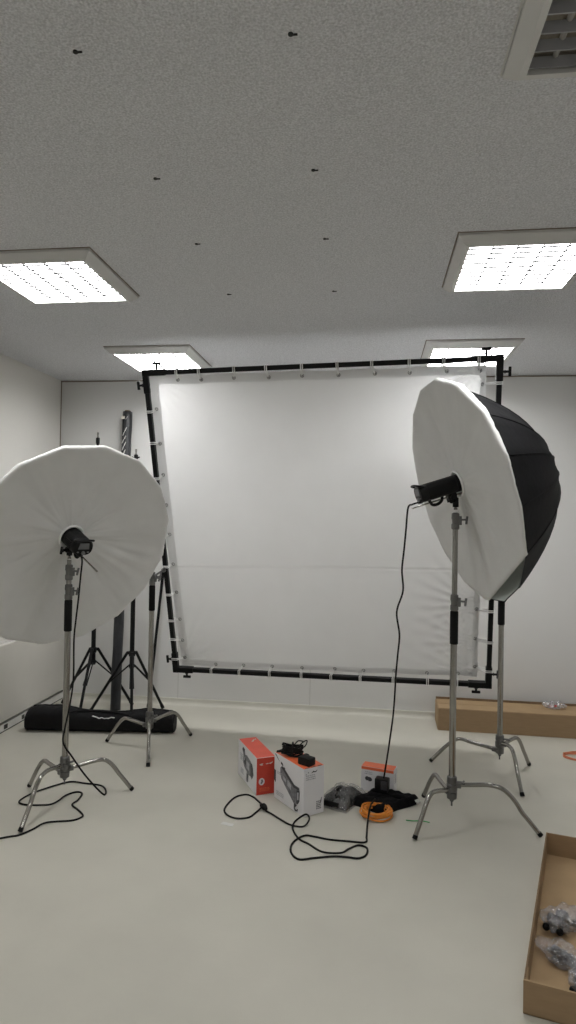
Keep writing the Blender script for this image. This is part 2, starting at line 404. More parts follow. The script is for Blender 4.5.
# ------------------------------------------------------------------ umbrellas and strobes
def uframe(az, el):
    n = V((math.cos(el)*math.sin(az), -math.cos(el)*math.cos(az), math.sin(el)))
    y = (V((0, 0, 1))-n*n.z).normalized(); return cols(y.cross(n), y, n)
NR, RR, HH = 16, .643, .535
def rim_r(th, ph):
    """radius of the 16-sided polygon at angle th"""
    s = 2*PI/NR; a = ((th-ph) % s)-s/2
    return RR*math.cos(s/2)/math.cos(a)
def umbrella(label, c, R, phase, seed, chord=None, hole=(0, .056)):
    t = thing('parabolic_umbrella', label, 'umbrella', c, R, group='deep umbrellas with white front diffusers')
    NT = NR*4
    def shell(inset, k=10):
        bm = B(); rings = []
        for i in range(1, k+1):
            q = i/k; ring = []
            for j in range(NT):
                th = phase+2*PI*j/NT; s = 2*PI/NR; off = abs(((th-phase) % s)-s/2)/(s/2)   # 1 on a rib
                rr = (rim_r(th, phase)-inset)*q
                z = -(HH-inset)*(1-q*q)+(1-off)*.006*math.sin(PI*q)
                ring.append(bm.verts.new((rr*math.cos(th), rr*math.sin(th), z)))
            rings.append(ring)
        apex = bm.verts.new((0, 0, -HH+inset))
        for j in range(NT): bm.faces.new((apex, rings[0][j], rings[0][(j+1) % NT]))
        for p, q in zip(rings, rings[1:]):
            for j in range(NT): bm.faces.new((p[j], p[(j+1) % NT], q[(j+1) % NT], q[j]))
        return bm
    can = obj('canopy', shell(0), 'canopy', t, 'auto')
    b = B()
    for k in range(NR):
        th = phase+2*PI*k/NR
        sweep(b, [((RR+.001)*q*math.cos(th), (RR+.001)*q*math.sin(th), -(HH+.0015)*(1-q*q)) for q in [i/12 for i in range(1, 13)]], .0022, 5)
    obj('seam', b, 'canopy', can, True)
    obj('lining', shell(.006), 'lining', t, 'auto')
    b = B(); lathe(b, (0, 0, -HH-.03), (0, 0, 1), [(0, .012), (.02, .03), (.045, .03), (.05, .01)], 16); obj('hub_cap', b, 'black', t, 'auto')
    obj('shaft', cyl(B(), (0, 0, -HH), (0, 0, .30), .0045, n=10), 'chrome', t, True)
    # front diffuser: cloth from the hole to the rim and over it
    bm = B(); NA = NR*14; K = 26; r0 = .070; hx, hy = hole
    rings = []
    ex = []
    for j in range(NA):
        th = phase+2*PI*j/NA
        ro = rim_r(th, phase)+.004
        if chord:
            ca, cd = chord; dd = math.cos(th-ca)
            if dd > 0: ro = min(ro, cd/dd)
        ex.append((th, ro))
    for i in range(K+1):
        ring = []; q = i/K
        for j, (th, ro) in enumerate(ex):
            hp = V((hx+r0*math.cos(th), hy+r0*math.sin(th), 0)); op = V((ro*math.cos(th), ro*math.sin(th), 0))
            p = hp.lerp(op, q)
            w = 0
            w += .010*noise.noise(V((math.cos(th)*3.2+seed, math.sin(th)*3.2, q*1.2)))
            w += .006*noise.noise(V((math.cos(th)*8+seed*2, math.sin(th)*8, q*1.5)))*(1-.3*q)
            w += .0028*noise.noise(V((math.cos(th)*22+seed, math.sin(th)*22, q*2.5)))*(1-q)**.5
            w += .004*noise.noise(V((math.cos(th)*40+seed, math.sin(th)*40, q*5)))*q**4
            z = w*min(1, 4*q+.2)*min(1, (1-q)*8+.35)-.012*math.sin(PI*q)
            ring.append(bm.verts.new((p.x, p.y, z+.004)))
        rings.append(ring)
    for (dr, dz) in ((.008, -.002), (.011, -.012), (.006, -.024), (-.001, -.038)):     # gathered hem over the rim
        ring = []
        for j, (th, ro) in enumerate(ex):
            f = .0045*noise.noise(V((math.cos(th)*60+seed, math.sin(th)*60, dz*90)))
            fz = .010*noise.noise(V((math.cos(th)*25+seed, math.sin(th)*25, 3)))*(1 if dz < -.03 else .3)
            cut = chord and abs(ro-chord[1]/max(1e-6, math.cos(th-chord[0]))) < 1e-6
            k = .25 if cut else (1 if not chord else max(.15, min(1, .22+1.1*math.sin(th))))
            ring.append(bm.verts.new(((ro+dr*k+f*k)*math.cos(th), (ro+dr*k+f*k)*math.sin(th), (dz+fz)*k)))
        rings.append(ring)
    for p, q in zip(rings, rings[1:]):
        for j in range(NA): bm.faces.new((p[j], p[(j+1) % NA], q[(j+1) % NA], q[j]))
    obj('diffuser', bm, 'diffuser', t, True)
    # elastic ring of the hole
    bm = B(); sweep(bm, [(hx+.073*math.cos(a), hy+.073*math.sin(a), .008) for a in [2*PI*i/40 for i in range(40)]], .0075, 8, True)
    obj('hole_binding', bm, 'elastic', t, True)
    return t
RL = uframe(.926, -.398); cL = V((-1.765, 3.655, 1.482))
RRt = uframe(-1.312, -.310); cR = V((.497, 3.720, 1.845))
umbrella('left umbrella, its round white diffuser facing the camera', cL, RL, math.radians(17.5), 3.1, hole=(-.036, .078))
umbrella('right umbrella seen from the side, black shell behind white diffuser', cR, RRt, math.radians(14), 9.7, chord=(math.radians(-63), .548))

def strobe(label, c, R, stand_xy, stand_top, length):
    t = thing('studio_strobe', label, 'studio light', c, R, group='black strobes clamped on the umbrellas')
    ay = .062; pr = []
    for k in range(32):
        a = 2*PI*k/32
        x = .062*math.copysign(abs(math.cos(a))**.75, math.cos(a)); y = .049*math.copysign(abs(math.sin(a))**.8, math.sin(a))
        pr.append((x, y))
    b = B(); rings = []
    for z, s in ((-.045, .86), (-.04, .98), (.02, 1.0), (.022, .95), (.030, .95), (.032, 1.0), (length-.05, 1.0), (length-.045, .96), (length-.04, 1.0), (length-.008, .97), (length, .88)):
        rings.append([b.verts.new((x*s, ay+y*s, z)) for x, y in pr])
    for p, q in zip(rings, rings[1:]):
        for j in range(32): b.faces.new((p[j], p[(j+1) % 32], q[(j+1) % 32], q[j]))
    b.faces.new(rings[0][::-1]); b.faces.new(rings[-1])
    body = obj('body', b, 'strobe', t, 'auto')
    # fins/vent ribs along the flanks
    for s in (-1, 1):
        b = B()
        for k in range(5): box(b, (s*.0605, ay-.02+k*.010, length*.55), (.004, .004, length*.45), bev=.001)
        obj('vent_grille', b, 'black', body)
    obj('screen', prism(B(), [(-.034, -.012), (.034, -.012), (.028, .026), (-.028, .026)], (0, ay+.006, length-.001), (1, 0, 0), (0, 1, 0), (0, 0, 1), .003), 'lcd', body, )
    b = B(); cyl(b, (.0, ay-.028, length), (.0, ay-.028, length+.010), .011, n=18)
    obj('dial', b, 'grey', body, 'auto')
    for x in (-.032, .030): obj('button', box(B(), (x, ay-.024, length+.002), (.012, .007, .005), bev=.001), 'grey', body)
    # back handle bow
    b = B(); sweep(b, crom([(-.05, ay+.034, length-.03), (-.05, ay+.050, length+.005), (0, ay+.056, length+.012), (.05, ay+.050, length+.005), (.05, ay+.034, length-.03)], 5), .006, 8)
    obj('handle', b, 'strobe', t, True)
    b = B(); sweep(b, crom([(0, ay-.045, length*.78), (0, ay-.075, length*.74), (0, ay-.082, length*.62), (0, ay-.070, length*.50), (0, ay-.046, length*.46)], 5), .009, 8)
    obj('grip', b, 'strobe', t, True)
    # power inlet at the lower back
    b = B(); box(b, (-.012, ay-.042, length-.004), (.028, .02, .02), bev=.002); obj('power_inlet', b, 'black', t)
    # tilt bracket under the body with umbrella holder and lever
    inv = R.transposed()
    pin = inv @ (V((*stand_xy, stand_top))-V(c))
    z0 = max(-.01, min(.08, pin.z))
    b = B(); box(b, (pin.x*.4, .0, z0+.01), (.034, .04, .05), bev=.004)
    cyl(b, (-.032, -.008, z0+.01), (.032, -.008, z0+.01), .017, n=18)
    down = inv @ V((0, 0, -1))
    p = V((pin.x*.6, -.008, z0+.01))
    cyl(b, p, pin+down*(-.022), .017, .015, n=16); cyl(b, pin+down*(-.024), pin+down*.03, .0165, n=16)
    br = obj('tilt_bracket', b, 'strobe', t, 'auto')
    b = B(); cyl(b, (-.03, -.008, z0+.01), (-.06, -.012, z0+.012), .006); cyl(b, (-.06, -.034, z0+.012), (-.062, .010, z0+.012), .0075)
    obj('tilt_lever', b, 'black', br, 'auto')
    b = B(); side = inv @ V((-.6, -.8, 0)); cyl(b, pin+side*.012, pin+side*.045, .006); cyl(b, pin+side*.04, pin+side*.05, .011, n=12)
    obj('clamp_screw', b, 'black', br, 'auto')
    return t
strobe('black strobe in the centre of the left umbrella, its back turned to the camera', cL+RL @ V((-.036, .020, 0)), RL, (-1.772, 3.61), 1.475, .165)
strobe('black cylindrical strobe seen from the side at the right umbrella', cR, RRt, (.465, 3.70), 1.795, .245)
def onL(x, y, z): return cL+RL @ V((x, y, z))
def onR(x, y, z): return cR+RRt @ V((x, y, z))

# ------------------------------------------------------------------ scrim and its frame
X2 = V((0.99802, -0.06157, 0.01249)).normalized(); Z2 = V((-0.02911, -0.27703, 0.96042)); Z2 = (Z2-X2*Z2.dot(X2)).normalized(); Y2 = Z2.cross(X2)
RF = cols(X2, Y2, Z2); cF = V((-.370, 4.60, 1.602))
FW, FH = 1.197, 1.157
t = thing('scrim_holder', 'large black square tube frame tilted forward between the two stands', 'frame', cF, RF)
tb = .0165
def bar(b, p, q):
    p, q = V(p), V(q); d = q-p; box(b, (p+q)/2, (2*tb if abs(d.x) < .01 else abs(d.x), 2*tb, 2*tb if abs(d.z) < .01 else abs(d.z)), bev=.003); return b
for p, q in (((-FW, 0, FH), (FW, 0, FH)), ((-FW, 0, -FH), (FW, 0, -FH))):
    obj('rail', bar(B(), V(p)+V((.02, 0, 0)), V(q)-V((.02, 0, 0))), 'black_alu', t)
for s in (-1, 1):
    obj('upright', bar(B(), (s*FW, 0, -FH+.02), (s*FW, 0, FH-.02)), 'black_alu', t)
for sx in (-1, 1):
    for sz in (-1, 1):
        b = B(); w = .0215
        box(b, (sx*(FW-.06), 0, sz*FH), (.165, 2*w, 2*w), bev=.003); box(b, (sx*FW, 0, sz*(FH-.06)), (2*w, 2*w, .165), bev=.003)
        co = obj('corner_fitting', b, 'black', t)
        for kd, p in ((V((0, 0, sz)), V((sx*(FW-.085), 0, sz*(FH+w)))), (V((sx, 0, 0)), V((sx*(FW+w), 0, sz*(FH-.085))))):
            b = B(); cyl(b, p-kd*.002, p+kd*.035, .008, n=12); cyl(b, p+kd*.010, p+kd*.014, .013, n=12)
            tt = V((kd.z, 0, kd.x)); q = p+kd*.042
            box(b, q, (abs(tt.x)*.062+abs(kd.x)*.018, .016, abs(tt.z)*.062+abs(kd.z)*.018), bev=.004)
            obj('tee_knob', b, 'black', co)

t = thing('scrim', 'large white cloth scrim stretched inside the black tilted frame', 'scrim', cF, RF)
def cloth_xy(u, v):
    """u,v in 0..1 -> local x,z on the sagging outline of the cloth"""
    l = -1.172-.004*math.sin(PI*v)+.03*(1-v)**2; r = 1.118+.006*math.cos(PI*v*7)*(0.3)
    top = 1.134-.016*u+.003*math.sin(PI*u*10); bot = -1.120+.022*u+.003*math.sin(PI*u*9)
    return l+(r-l)*u, bot+(top-bot)*v
def cloth_y(u, v):
    x, z = cloth_xy(u, v)
    y = .010*math.sin(PI*u)*math.sin(PI*v)
    for (cu, cv, amp, dirn) in ((1, 1, .011, -1), (1, 0, .012, 1), (0, 0, .007, -1), (0, 1, .003, 1), (1, .25, .008, .3), (1, .12, .007, .3)):
        dx, dz = (x-(1.1 if cu else -1.15)), (z-(-1.09+2.2*cv))
        d = math.hypot(dx, dz); a = math.atan2(dz, dx)
        y += amp*math.sin(a*26+d*2)*math.exp(-(d/.34)**2)*min(1, d/.05)
    y += .0035*noise.noise(V((x*2.2, z*2.2, 0)))+.0012*noise.noise(V((x*7, z*7, 4)))
    zc = -.279+.003*x
    y += -.0065*math.exp(-((z-zc)/.0075)**2)+.0015*math.exp(-((z-zc+.018)/.012)**2)     # pressed fold across the cloth
    return y
bm = B(); NU, NV = 130, 360; g = []
for j in range(NV+1):
    row = []
    for i in range(NU+1):
        x, z = cloth_xy(i/NU, j/NV); row.append(bm.verts.new((x, cloth_y(i/NU, j/NV), z)))
    g.append(row)
for j in range(NV):
    for i in range(NU): bm.faces.new((g[j][i], g[j][i+1], g[j+1][i+1], g[j+1][i]))
obj('cloth', bm, 'scrim', t, True)
# doubled hem, on the front of the cloth
for nm, u0, u1, v0, v1, nu, nv in (('hem', 0, .029, 0, 1, 3, 150), ('hem', 1-.018, 1, 0, 1, 3, 150), ('hem', .029, 1-.018, 1-.026, 1, 130, 3), ('hem', .029, 1-.018, 0, .020, 130, 3)):
    bm = B(); g = []
    for j in range(nv+1):
        row = []
        for i in range(nu+1):
            u = u0+(u1-u0)*i/nu; v = v0+(v1-v0)*j/nv
            x, z = cloth_xy(u, v); row.append(bm.verts.new((x, cloth_y(u, v)-.0035, z)))
        g.append(row)
    for j in range(nv):
        for i in range(nu): bm.faces.new((g[j][i], g[j][i+1], g[j+1][i+1], g[j+1][i]))
    obj(nm, bm, 'hem', t, True)
ties = []
for x in (-.96, -.79, -.555, -.31, -.08, .165, .405, .63, .865, 1.07): ties.append((x, 'T'))
for x in (-.886, -.659, -.429, -.194, .06, .278, .508, .748, .97): ties.append((x, 'B'))
for z in (.889, .643, .414, .187, -.04, -.275, -.502, -.725, -.902, -1.05): ties.append((z, 'L'))
for z in (1.00, .78, .55, .32, .09, -.14, -.36, -.581, -.811, -1.035): ties.append((z, 'R'))
for s, side in ties:
    jit = random.uniform(-.018, .018)
    if side in 'TB':
        sg = 1 if side == 'T' else -1
        u = (s+1.17)/2.28; gx, gz = cloth_xy(u, .986 if sg > 0 else .010); gp = V((gx, -.008, gz))
        bp = V((s+jit, 0, sg*FH)); out = V((0, 0, sg)); al = V((1, 0, 0))
    else:
        sg = 1 if side == 'R' else -1
        v = (s+1.12)/2.24; gx, gz = cloth_xy(.991 if sg > 0 else .014, v); gp = V((gx, -.008, gz))
        bp = V((sg*FW, 0, s+jit)); out = V((sg, 0, 0)); al = V((0, 0, 1))
    b = B()
    w = tb+.004
    loop = [gp+V((0, -.004, 0)), bp-out*w*1.1+V((0, -w, 0)), bp+out*w+V((0, -w, 0)), bp+out*w+V((0, w, 0)), bp-out*w*1.1+V((0, w, 0)), gp+V((0, .010, 0))]
    for k in (-1, 1):
        sweep(b, [p+al*k*(.006 if i not in (0, 5) else .0015) for i, p in enumerate(loop)], .0038, 6)
    tie = obj('elastic_tie', b, 'elastic', t, True)
    obj('bead', ball(B(), gp+V((0, -.013, 0))+al*.004, .0075, 1), 'ball', tie, True)
    b = B(); sweep(b, [gp+V((.011*math.cos(a), .001, .011*math.sin(a))) for a in [2*PI*i/14 for i in range(14)]], .003, 6, True)
    obj('grommet', b, 'grommet', t, True)

# ------------------------------------------------------------------ black light stands in the corner
def lightstand(label, xy, feet, ztop, knob):
    t = thing('tripod_light_stand', label, 'light stand', (*xy, 0), group='black tripod stands in the corner')
    b = B(); cyl(b, (0, 0, .40), (0, 0, 1.05), .0195, n=14); obj('column', b, 'black', t, 'auto')
    for z0, z1, r in ((1.0, 1.6, .0135), (1.55, ztop-.09, .011)):
        obj('riser', cyl(B(), (0, 0, z0), (0, 0, z1), r, n=14), 'black', t, 'auto')
    for z in (1.02, 1.56):
        c = obj('collar', lathe(B(), (0, 0, z), (0, 0, 3), [(0, .018), (.004, .022), (.05, .022), (.054, .016)], 14), 'black', t, 'auto')
        k = B(); cyl(k, (.02, -.01, z+.025), (.05, -.02, z+.025), .006); cyl(k, (.042, -.017, z+.025), (.055, -.022, z+.025), .014, n=12); obj('tee_knob', k, 'rubber', c, 'auto')
    hu = obj('leg_collar', lathe(B(), (0, 0, .50), (0, 0, 3), [(0, .02), (.005, .027), (.045, .027), (.05, .02)], 14), 'black', t, 'auto')
    obj('brace_collar', lathe(B(), (0, 0, .405), (0, 0, 3), [(0, .018), (.005, .025), (.03, .025), (.035, .018)], 14), 'black', t, 'auto')
    for fx, fy in feet:
        L = math.hypot(fx, fy); u = V((fx/L, fy/L, 0))
        a = u*.038+V((0, 0, .535)); f = V((fx, fy, .012)); s = V((-u.y, u.x, 0))
        b = B(); box(b, u*.03+V((0, 0, .53)), (.03, .024, .024), rotz(math.atan2(fy, fx)))
        cyl(b, a, f, .0122, n=10); lg = obj('leg', b, 'black', t, 'auto')
        d = (f-a).normalized(); obj('foot_cap', cyl(B(), f-d*.035, f+d*.004, .0150, n=12), 'rubber', lg, 'auto')
        m = a.lerp(f, .52); b = B()
        for k in (-1, 1): cyl(b, u*.024+V((0, 0, .425))+s*.009*k, m+s*.014*k, .0062, n=8)
        obj('brace', b, 'black', t, 'auto')
    b = B(); lathe(b, (0, 0, ztop-.10), (0, 0, 3), [(0, .013), (.004, .017), (.05, .017), (.055, .010)], 14); obj('top_socket', b, 'black', t, 'auto')
    if knob:
        b = B(); cyl(b, (-.03, 0, ztop-.075), (.032, -.004, ztop-.07), .007); cyl(b, (-.034, 0, ztop-.078), (-.026, 0, ztop-.07), .013, n=10); obj('top_knob', b, 'rubber', t, 'auto')
    obj('spigot', lathe(B(), (0, 0, ztop-.05), (0, 0, 3), [(0, .007), (.02, .007), (.021, .0055), (.027, .0055), (.028, .008), (.05, .008)], 12), 'chrome', t, 'auto')
lightstand('taller black tripod light stand, left of the leaning roll', (-2.378, 5.33), [(-.345, .15), (.28, .21), (.02, -.31)], 2.415, False)
lightstand('shorter black tripod light stand between the leaning roll and the scrim', (-2.0, 5.255), [(-.36, -.02), (.20, .24), (.09, -.22)], 2.262, True)

# leaning roll and leaning pole
a0, a1 = V((-2.172, 5.335, 0.0)), V((-2.226, 5.618, 2.64)); d = (a1-a0).normalized()
t = thing('paper_roll', 'long dark grey wrapped roll leaning upright on the back wall', 'roll', a0)
L = (a1-a0).length; o0 = V((0, 0, 0))
b = B(); n = 20; x, y = frame_of(d); rings = []
for i in range(61):
    ring = []
    for k in range(n):
        a = 2*PI*k/n; r = .043+.0028*noise.noise(V((math.cos(a)*1.5, math.sin(a)*1.5, i*.33)))
        ring.append(b.verts.new(d*(.016+(L-.016)*i/60)+(x*math.cos(a)+y*math.sin(a))*r))
    rings.append(ring)
for p, q in zip(rings, rings[1:]):
    for k in range(n): b.faces.new((p[k], p[(k+1) % n], q[(k+1) % n], q[k]))
b.faces.new(rings[0][::-1]); b.faces.new(rings[-1])
obj('wrapping', b, 'roll', t, True)
obj('core', cyl(B(), d*.012, d*(L+.012), .027, n=18), 'carton_edge', t, 'auto')
fx = V((.97, -.2, 0)); fx = (fx-d*fx.dot(d)).normalized(); fn = d.cross(fx); fn = fn if fn.y < 0 else -fn
prism_b = B(); prism(prism_b, [(-.036, -.018), (0, -.018), (0, .008), (-.036, .008)], d*(L-.055)+fn*.0425, fx, d, fn, .003); obj('paper_label', prism_b, 'label', t)
b = B()
for k, (s, w, h_) in enumerate(((.09, .008, .028), (.13, -.012, .03), (.165, .004, .026), (.20, -.016, .03), (.225, .006, .028), (.265, -.012, .034), (.30, .002, .03), (-.02, .012, .02))):
    prism(b, [(w-.006, 0), (w+.005, .006), (w+.018, h_*1.4), (w+.007, h_*1.4-.012)], d*(L-s-.1)+fn*.0415, fx, d, fn, .0035)
obj('wrap_tear', b, 'paper', t)
p0, p1 = V((-1.935, 5.50, 0)), V((-1.868, 5.640, 1.20)); dd = (p1-p0).normalized()
t = thing('leaning_pole', 'thin black pole leaning on the back wall behind the left scrim stand', 'pole', p0)
obj('tube', cyl(B(), dd*.02, p1-p0, .0125, n=14), 'black', t, 'auto')
obj('end_cap', cyl(B(), dd*.006, dd*.035, .0150, n=14), 'rubber', t, 'auto')
obj('end_cap', cyl(B(), p1-p0-dd*.035, p1-p0+dd*.004, .0150, n=14), 'rubber', t, 'auto')

# ------------------------------------------------------------------ black stand bag on the floor
A, Bp = V((-2.665, 4.795, 0)), V((-1.515, 4.945, 0)); ax = (Bp-A).normalized(); sd = V((ax.y, -ax.x, 0))
t = thing('stand_bag', 'long black nylon stand bag lying on the floor by the radiator', 'bag', (A+Bp)/2)
def bag_pt(s, a, inflate=0.0):
    ln_ = (Bp-A).length; e = min(1, min(s, 1-s)/.035)
    e = .80+.20*math.sin(e*PI/2)
    hgt = (.172+.018*math.sin(s*9)+.012*noise.noise(V((s*7, 0, 2)))-.03*s)*e; wid = .20*e
    ca, sa = math.cos(a), math.sin(a)
    y = wid/2*math.copysign(abs(ca)**.7, ca); z = hgt/2*math.copysign(abs(sa)**.75, sa)+hgt/2
    f = 1+.07*noise.noise(V((s*14, ca*1.6, sa*1.6)))+.035*noise.noise(V((s*40, ca*4, sa*4)))
    z = max(.001, hgt/2+(z-hgt/2)*(f if sa > -.3 else 1)*(1+inflate)); y *= f*(1+inflate)
    return ax*(s-.5)*ln_+sd*y+V((0, 0, z))
b = B(); n = 36; ns = 90; rings = [[b.verts.new(bag_pt(i/ns, 2*PI*k/n)) for k in range(n)] for i in range(ns+1)]
for p, q in zip(rings, rings[1:]):
    for k in range(n): b.faces.new((p[k], p[(k+1) % n], q[(k+1) % n], q[k]))
b.faces.new(rings[0][::-1]); b.faces.new(rings[-1])
obj('body', b, 'nylon', t, 'auto')
obj('zip', sweep(B(), [bag_pt(.03+.94*i/60, PI*.52, .02) for i in range(61)], .004, 6), 'black', t, True)
for s in (.012, .988): obj('piping', sweep(B(), [bag_pt(s, 2*PI*k/30, .015) for k in range(30)], .005, 6, True), 'black', t, True)
obj('carry_strap', sweep(B(), crom([bag_pt(.30, PI*.25, .03), bag_pt(.36, PI*.40, .10), bag_pt(.47, PI*.45, .12), bag_pt(.60, PI*.42, .12), bag_pt(.70, PI*.28, .03)], 8), .008, 6), 'nylon', t, True)
pts = []
for i in range(42):
    q = i/41; pts.append(bag_pt(.455+.15*q, PI*(.235+.012*math.sin(q*17)-.055*math.sin(q*PI)*(1 if q < .5 else .8)+.03*math.cos(q*29)*q*(1-q)*2), .03))
b = B(); sweep(b, pts[:18], .0042, 6); sweep(b, pts[14:30], .0034, 6); sweep(b, pts[29:42], .0042, 6)
o = obj('script_logo', b, 'white_print', t, True); o['label'] = 'white handwritten style logo'

# ------------------------------------------------------------------ product boxes on the floor
def carton(name, label, o, U, W, L1, L2, H, face_mats):
    """box with corner o (near bottom), U along the left face, W along the right face; face_mats (left,right,top,other)"""
    U = V((*U, 0)).normalized(); W = V((*W, 0)); W = (W-U*W.dot(U)).normalized()
    t = thing(name, label, 'box', (*o, 0))
    Z = V((0, 0, 1)); b = B()
    c = [V((0, 0, 0)), U*L1, U*L1+W*L2, W*L2]
    lo = [b.verts.new(p+Z*.001) for p in c]; hi = [b.verts.new(p+Z*H) for p in c]
    quads = [((lo[0], lo[1], hi[1], hi[0]), 0), ((lo[0], lo[3], hi[3], hi[0]), 1), (hi, 2), ((lo[1], lo[2], hi[2], hi[1]), 1), ((lo[3], lo[2], hi[2], hi[3]), 0), (lo, 0)]
    for q, mi in quads: f = b.faces.new(q); f.material_index = mi
    bmesh.ops.recalc_face_normals(b, faces=b.faces)
    bmesh.ops.bevel(b, geom=list(b.edges), offset=.002, segments=2, affect='EDGES')
    obj('carton', b, None, t, mats=face_mats)
    return t, U, W, Z
def decal(t, name, polys, o, U, W, N, m, label=None, th=.0008):
    if name == 'print':
        for p in polys:
            b = B(); prism(b, p, o+N*.0002, U, W, N, th); obj('printed_shape', b, m, t)
        return
    b = B()
    for i, p in enumerate(polys): prism(b, p, o+N*(.0002), U, W, N, th+.0002*(i % 3))
    ob = obj(name, b, m, t)
    if label: ob['label'] = label
    return ob
def rect(u, v, w, h): return [(u, v), (u+w, v), (u+w, v+h), (u, v+h)]
def lines(u, v, ws, h, gap, n=3, seed=1):
    """short rows of word-like dashes"""
    r = random.Random(seed); out = []
    for k in range(n):
        x = u
        while x < u+ws:
            w = r.uniform(.004, .014); w = min(w, u+ws-x)
            if w > .002: out.append(rect(x, v-k*gap, w, h))
            x += w+.003
    return out
def disc(u, v, r, n=20, sy=1): return [(u+r*math.cos(2*PI*i/n), v+r*sy*math.sin(2*PI*i/n)) for i in range(n)]

# red box: white picture side to the left, red end to the right, red lid
t, U, W, Z = carton('product_box', 'red topped product box with a red end, left of the white one', (-.672, 3.87), (-.174, .314), (.11, .048), .37, .122, .227,
                    ['white_card', 'red_side', 'red'])
NL, NRt = -W, -U
k = lambda u, v: (u*.37, v*.227)
decal(t, 'printed_picture', [[k(*p) for p in ((.62, .90), (.72, .92), (.76, .84), (.72, .78), (.66, .74), (.50, .80), (.30, .74), (.18, .62), (.14, .45), (.22, .30), (.30, .34), (.40, .32), (.42, .10), (.50, .08), (.50, .36), (.62, .40), (.70, .50), (.70, .66))]], V((0, 0, 0)), U, Z, NL, 'ink_mid', 'grey picture of a strobe with handle')
decal(t, 'print', [[k(*p) for p in ((.16, .62), (.22, .72), (.30, .72), (.28, .36), (.20, .36), (.15, .46))], [k(*p) for p in ((.62, .90), (.72, .92), (.75, .84), (.66, .80))], [k(*p) for p in ((.44, .14), (.49, .10), (.50, .30), (.44, .32))], [k(*p) for p in ((.55, .50), (.66, .54), (.66, .66), (.55, .68))]], V((0, 0, 0))+NL*.001, U, Z, NL, 'ink')
decal(t, 'print', [[k(*p) for p in ((.36, .44), (.50, .46), (.50, .66), (.36, .64))], [k(*p) for p in ((.60, .60), (.64, .61), (.64, .68), (.60, .67))]], V((0, 0, 0))+NL*.0016, U, Z, NL, 'ink_light')
decal(t, 'printed_lettering', [[(u, v) for u, v in q] for q in lines(.27, .150, .05, .006, .011, 4, 4)+lines(.25, .062, .06, .005, .009, 4, 5)+lines(.15, .040, .05, .004, .008, 3, 6)], V((0, 0, 0)), U, Z, NL, 'ink_light')
decal(t, 'printed_lettering', [[(.018, .186), (.034, .192), (.044, .190), (.040, .186), (.030, .187), (.044, .181), (.030, .180)], [(.058, .187), (.075, .191), (.078, .187), (.066, .184)], [(.080, .188), (.098, .193), (.106, .199), (.100, .189), (.088, .184)]], V((0, 0, 0)), W, Z, NRt, 'label', 'pale script lettering')
decal(t, 'printed_lettering', lines(.022, .040, .065, .0035, .008, 3, 9), V((0, 0, 0)), W, Z, NRt, 'orange')
decal(t, 'printed_emblem', [disc(.035, .082, .019, 18, 1.15)], V((0, 0, 0)), W, Z, NRt, 'white_card', 'white round emblem')
decal(t, 'printed_emblem', [[(.027, .070), (.037, .070), (.045, .084), (.040, .096), (.030, .094), (.033, .082)]], V((0, 0, 0))+NRt*.001, W, Z, NRt, 'ink_mid')
decal(t, 'printed_lettering', [[(.018, .285), (.034, .300), (.042, .322), (.036, .325), (.026, .308), (.014, .296)], [(.048, .318), (.06, .33), (.056, .336), (.044, .326)]], V((0, 0, .227))+W*.05, W, U, Z, 'label', 'pale script lettering')

# white box with orange lid
t, U, W, Z = carton('product_box', 'white product box with an orange top, cables lying on it', (-.358, 3.632), (-.20, .238), (.125, .062), .320, .142, .270,
                    ['white_card', 'white_card', 'orange'])
NL, NRt = -W, -U
k = lambda u, v: (u*.320, v*.270)
decal(t, 'printed_picture', [[k(*p) for p in ((.78, .74), (.72, .80), (.62, .76), (.30, .56), (.14, .56), (.12, .48), (.13, .28), (.18, .20), (.30, .16), (.50, .32), (.74, .52), (.78, .62))]], V((0, 0, 0)), U, Z, NL, 'ink_mid', 'grey picture of a long strobe')
decal(t, 'print', [[k(*p) for p in ((.74, .76), (.70, .79), (.30, .55), (.14, .54), (.16, .50), (.32, .50))], [k(*p) for p in ((.13, .28), (.18, .20), (.22, .22), (.22, .48), (.13, .50))], [k(*p) for p in ((.20, .18), (.30, .17), (.30, .06), (.26, .02), (.18, .05), (.17, .10), (.19, .10), (.22, .06), (.27, .08))], [k(*p) for p in ((.93, .62), (.99, .64), (.99, .40), (.93, .36))]], V((0, 0, 0))+NL*.001, U, Z, NL, 'ink')
decal(t, 'print', [[k(*p) for p in ((.40, .40), (.52, .46), (.52, .58), (.40, .52))], [k(*p) for p in ((.15, .30), (.20, .28), (.20, .44), (.15, .46))], [k(*p) for p in ((.58, .50), (.66, .54), (.66, .60), (.58, .57))]], V((0, 0, 0))+NL*.0016, U, Z, NL, 'ink_light')
decal(t, 'printed_lettering', [[k(.80, .86), k(.84, .88), k(.97, .97), k(.95, .99)], [k(.68, .80), k(.76, .83), k(.76, .88), k(.70, .86)], [k(.62, .75), k(.66, .77), k(.66, .80), k(.62, .79)]], V((0, 0, 0)), U, Z, NL, 'ink', 'dark script lettering')
decal(t, 'printed_lettering', lines(.21, .048, .08, .004, .009, 3, 21)+lines(.235, .165, .05, .004, .009, 2, 25), V((0, 0, 0)), U, Z, NL, 'ink_light')
decal(t, 'printed_lettering', [[(.025, .246), (.033, .250), (.034, .243)], [(.048, .240), (.066, .252), (.075, .246), (.092, .252), (.082, .241), (.066, .243)], [(.010, .238), (.018, .240), (.018, .236)]], V((0, 0, 0)), W, Z, NRt, 'ink', 'dark script lettering')
decal(t, 'printed_lettering', lines(.014, .226, .066, .006, .011, 3, 11), V((0, 0, 0)), W, Z, NRt, 'ink_light')
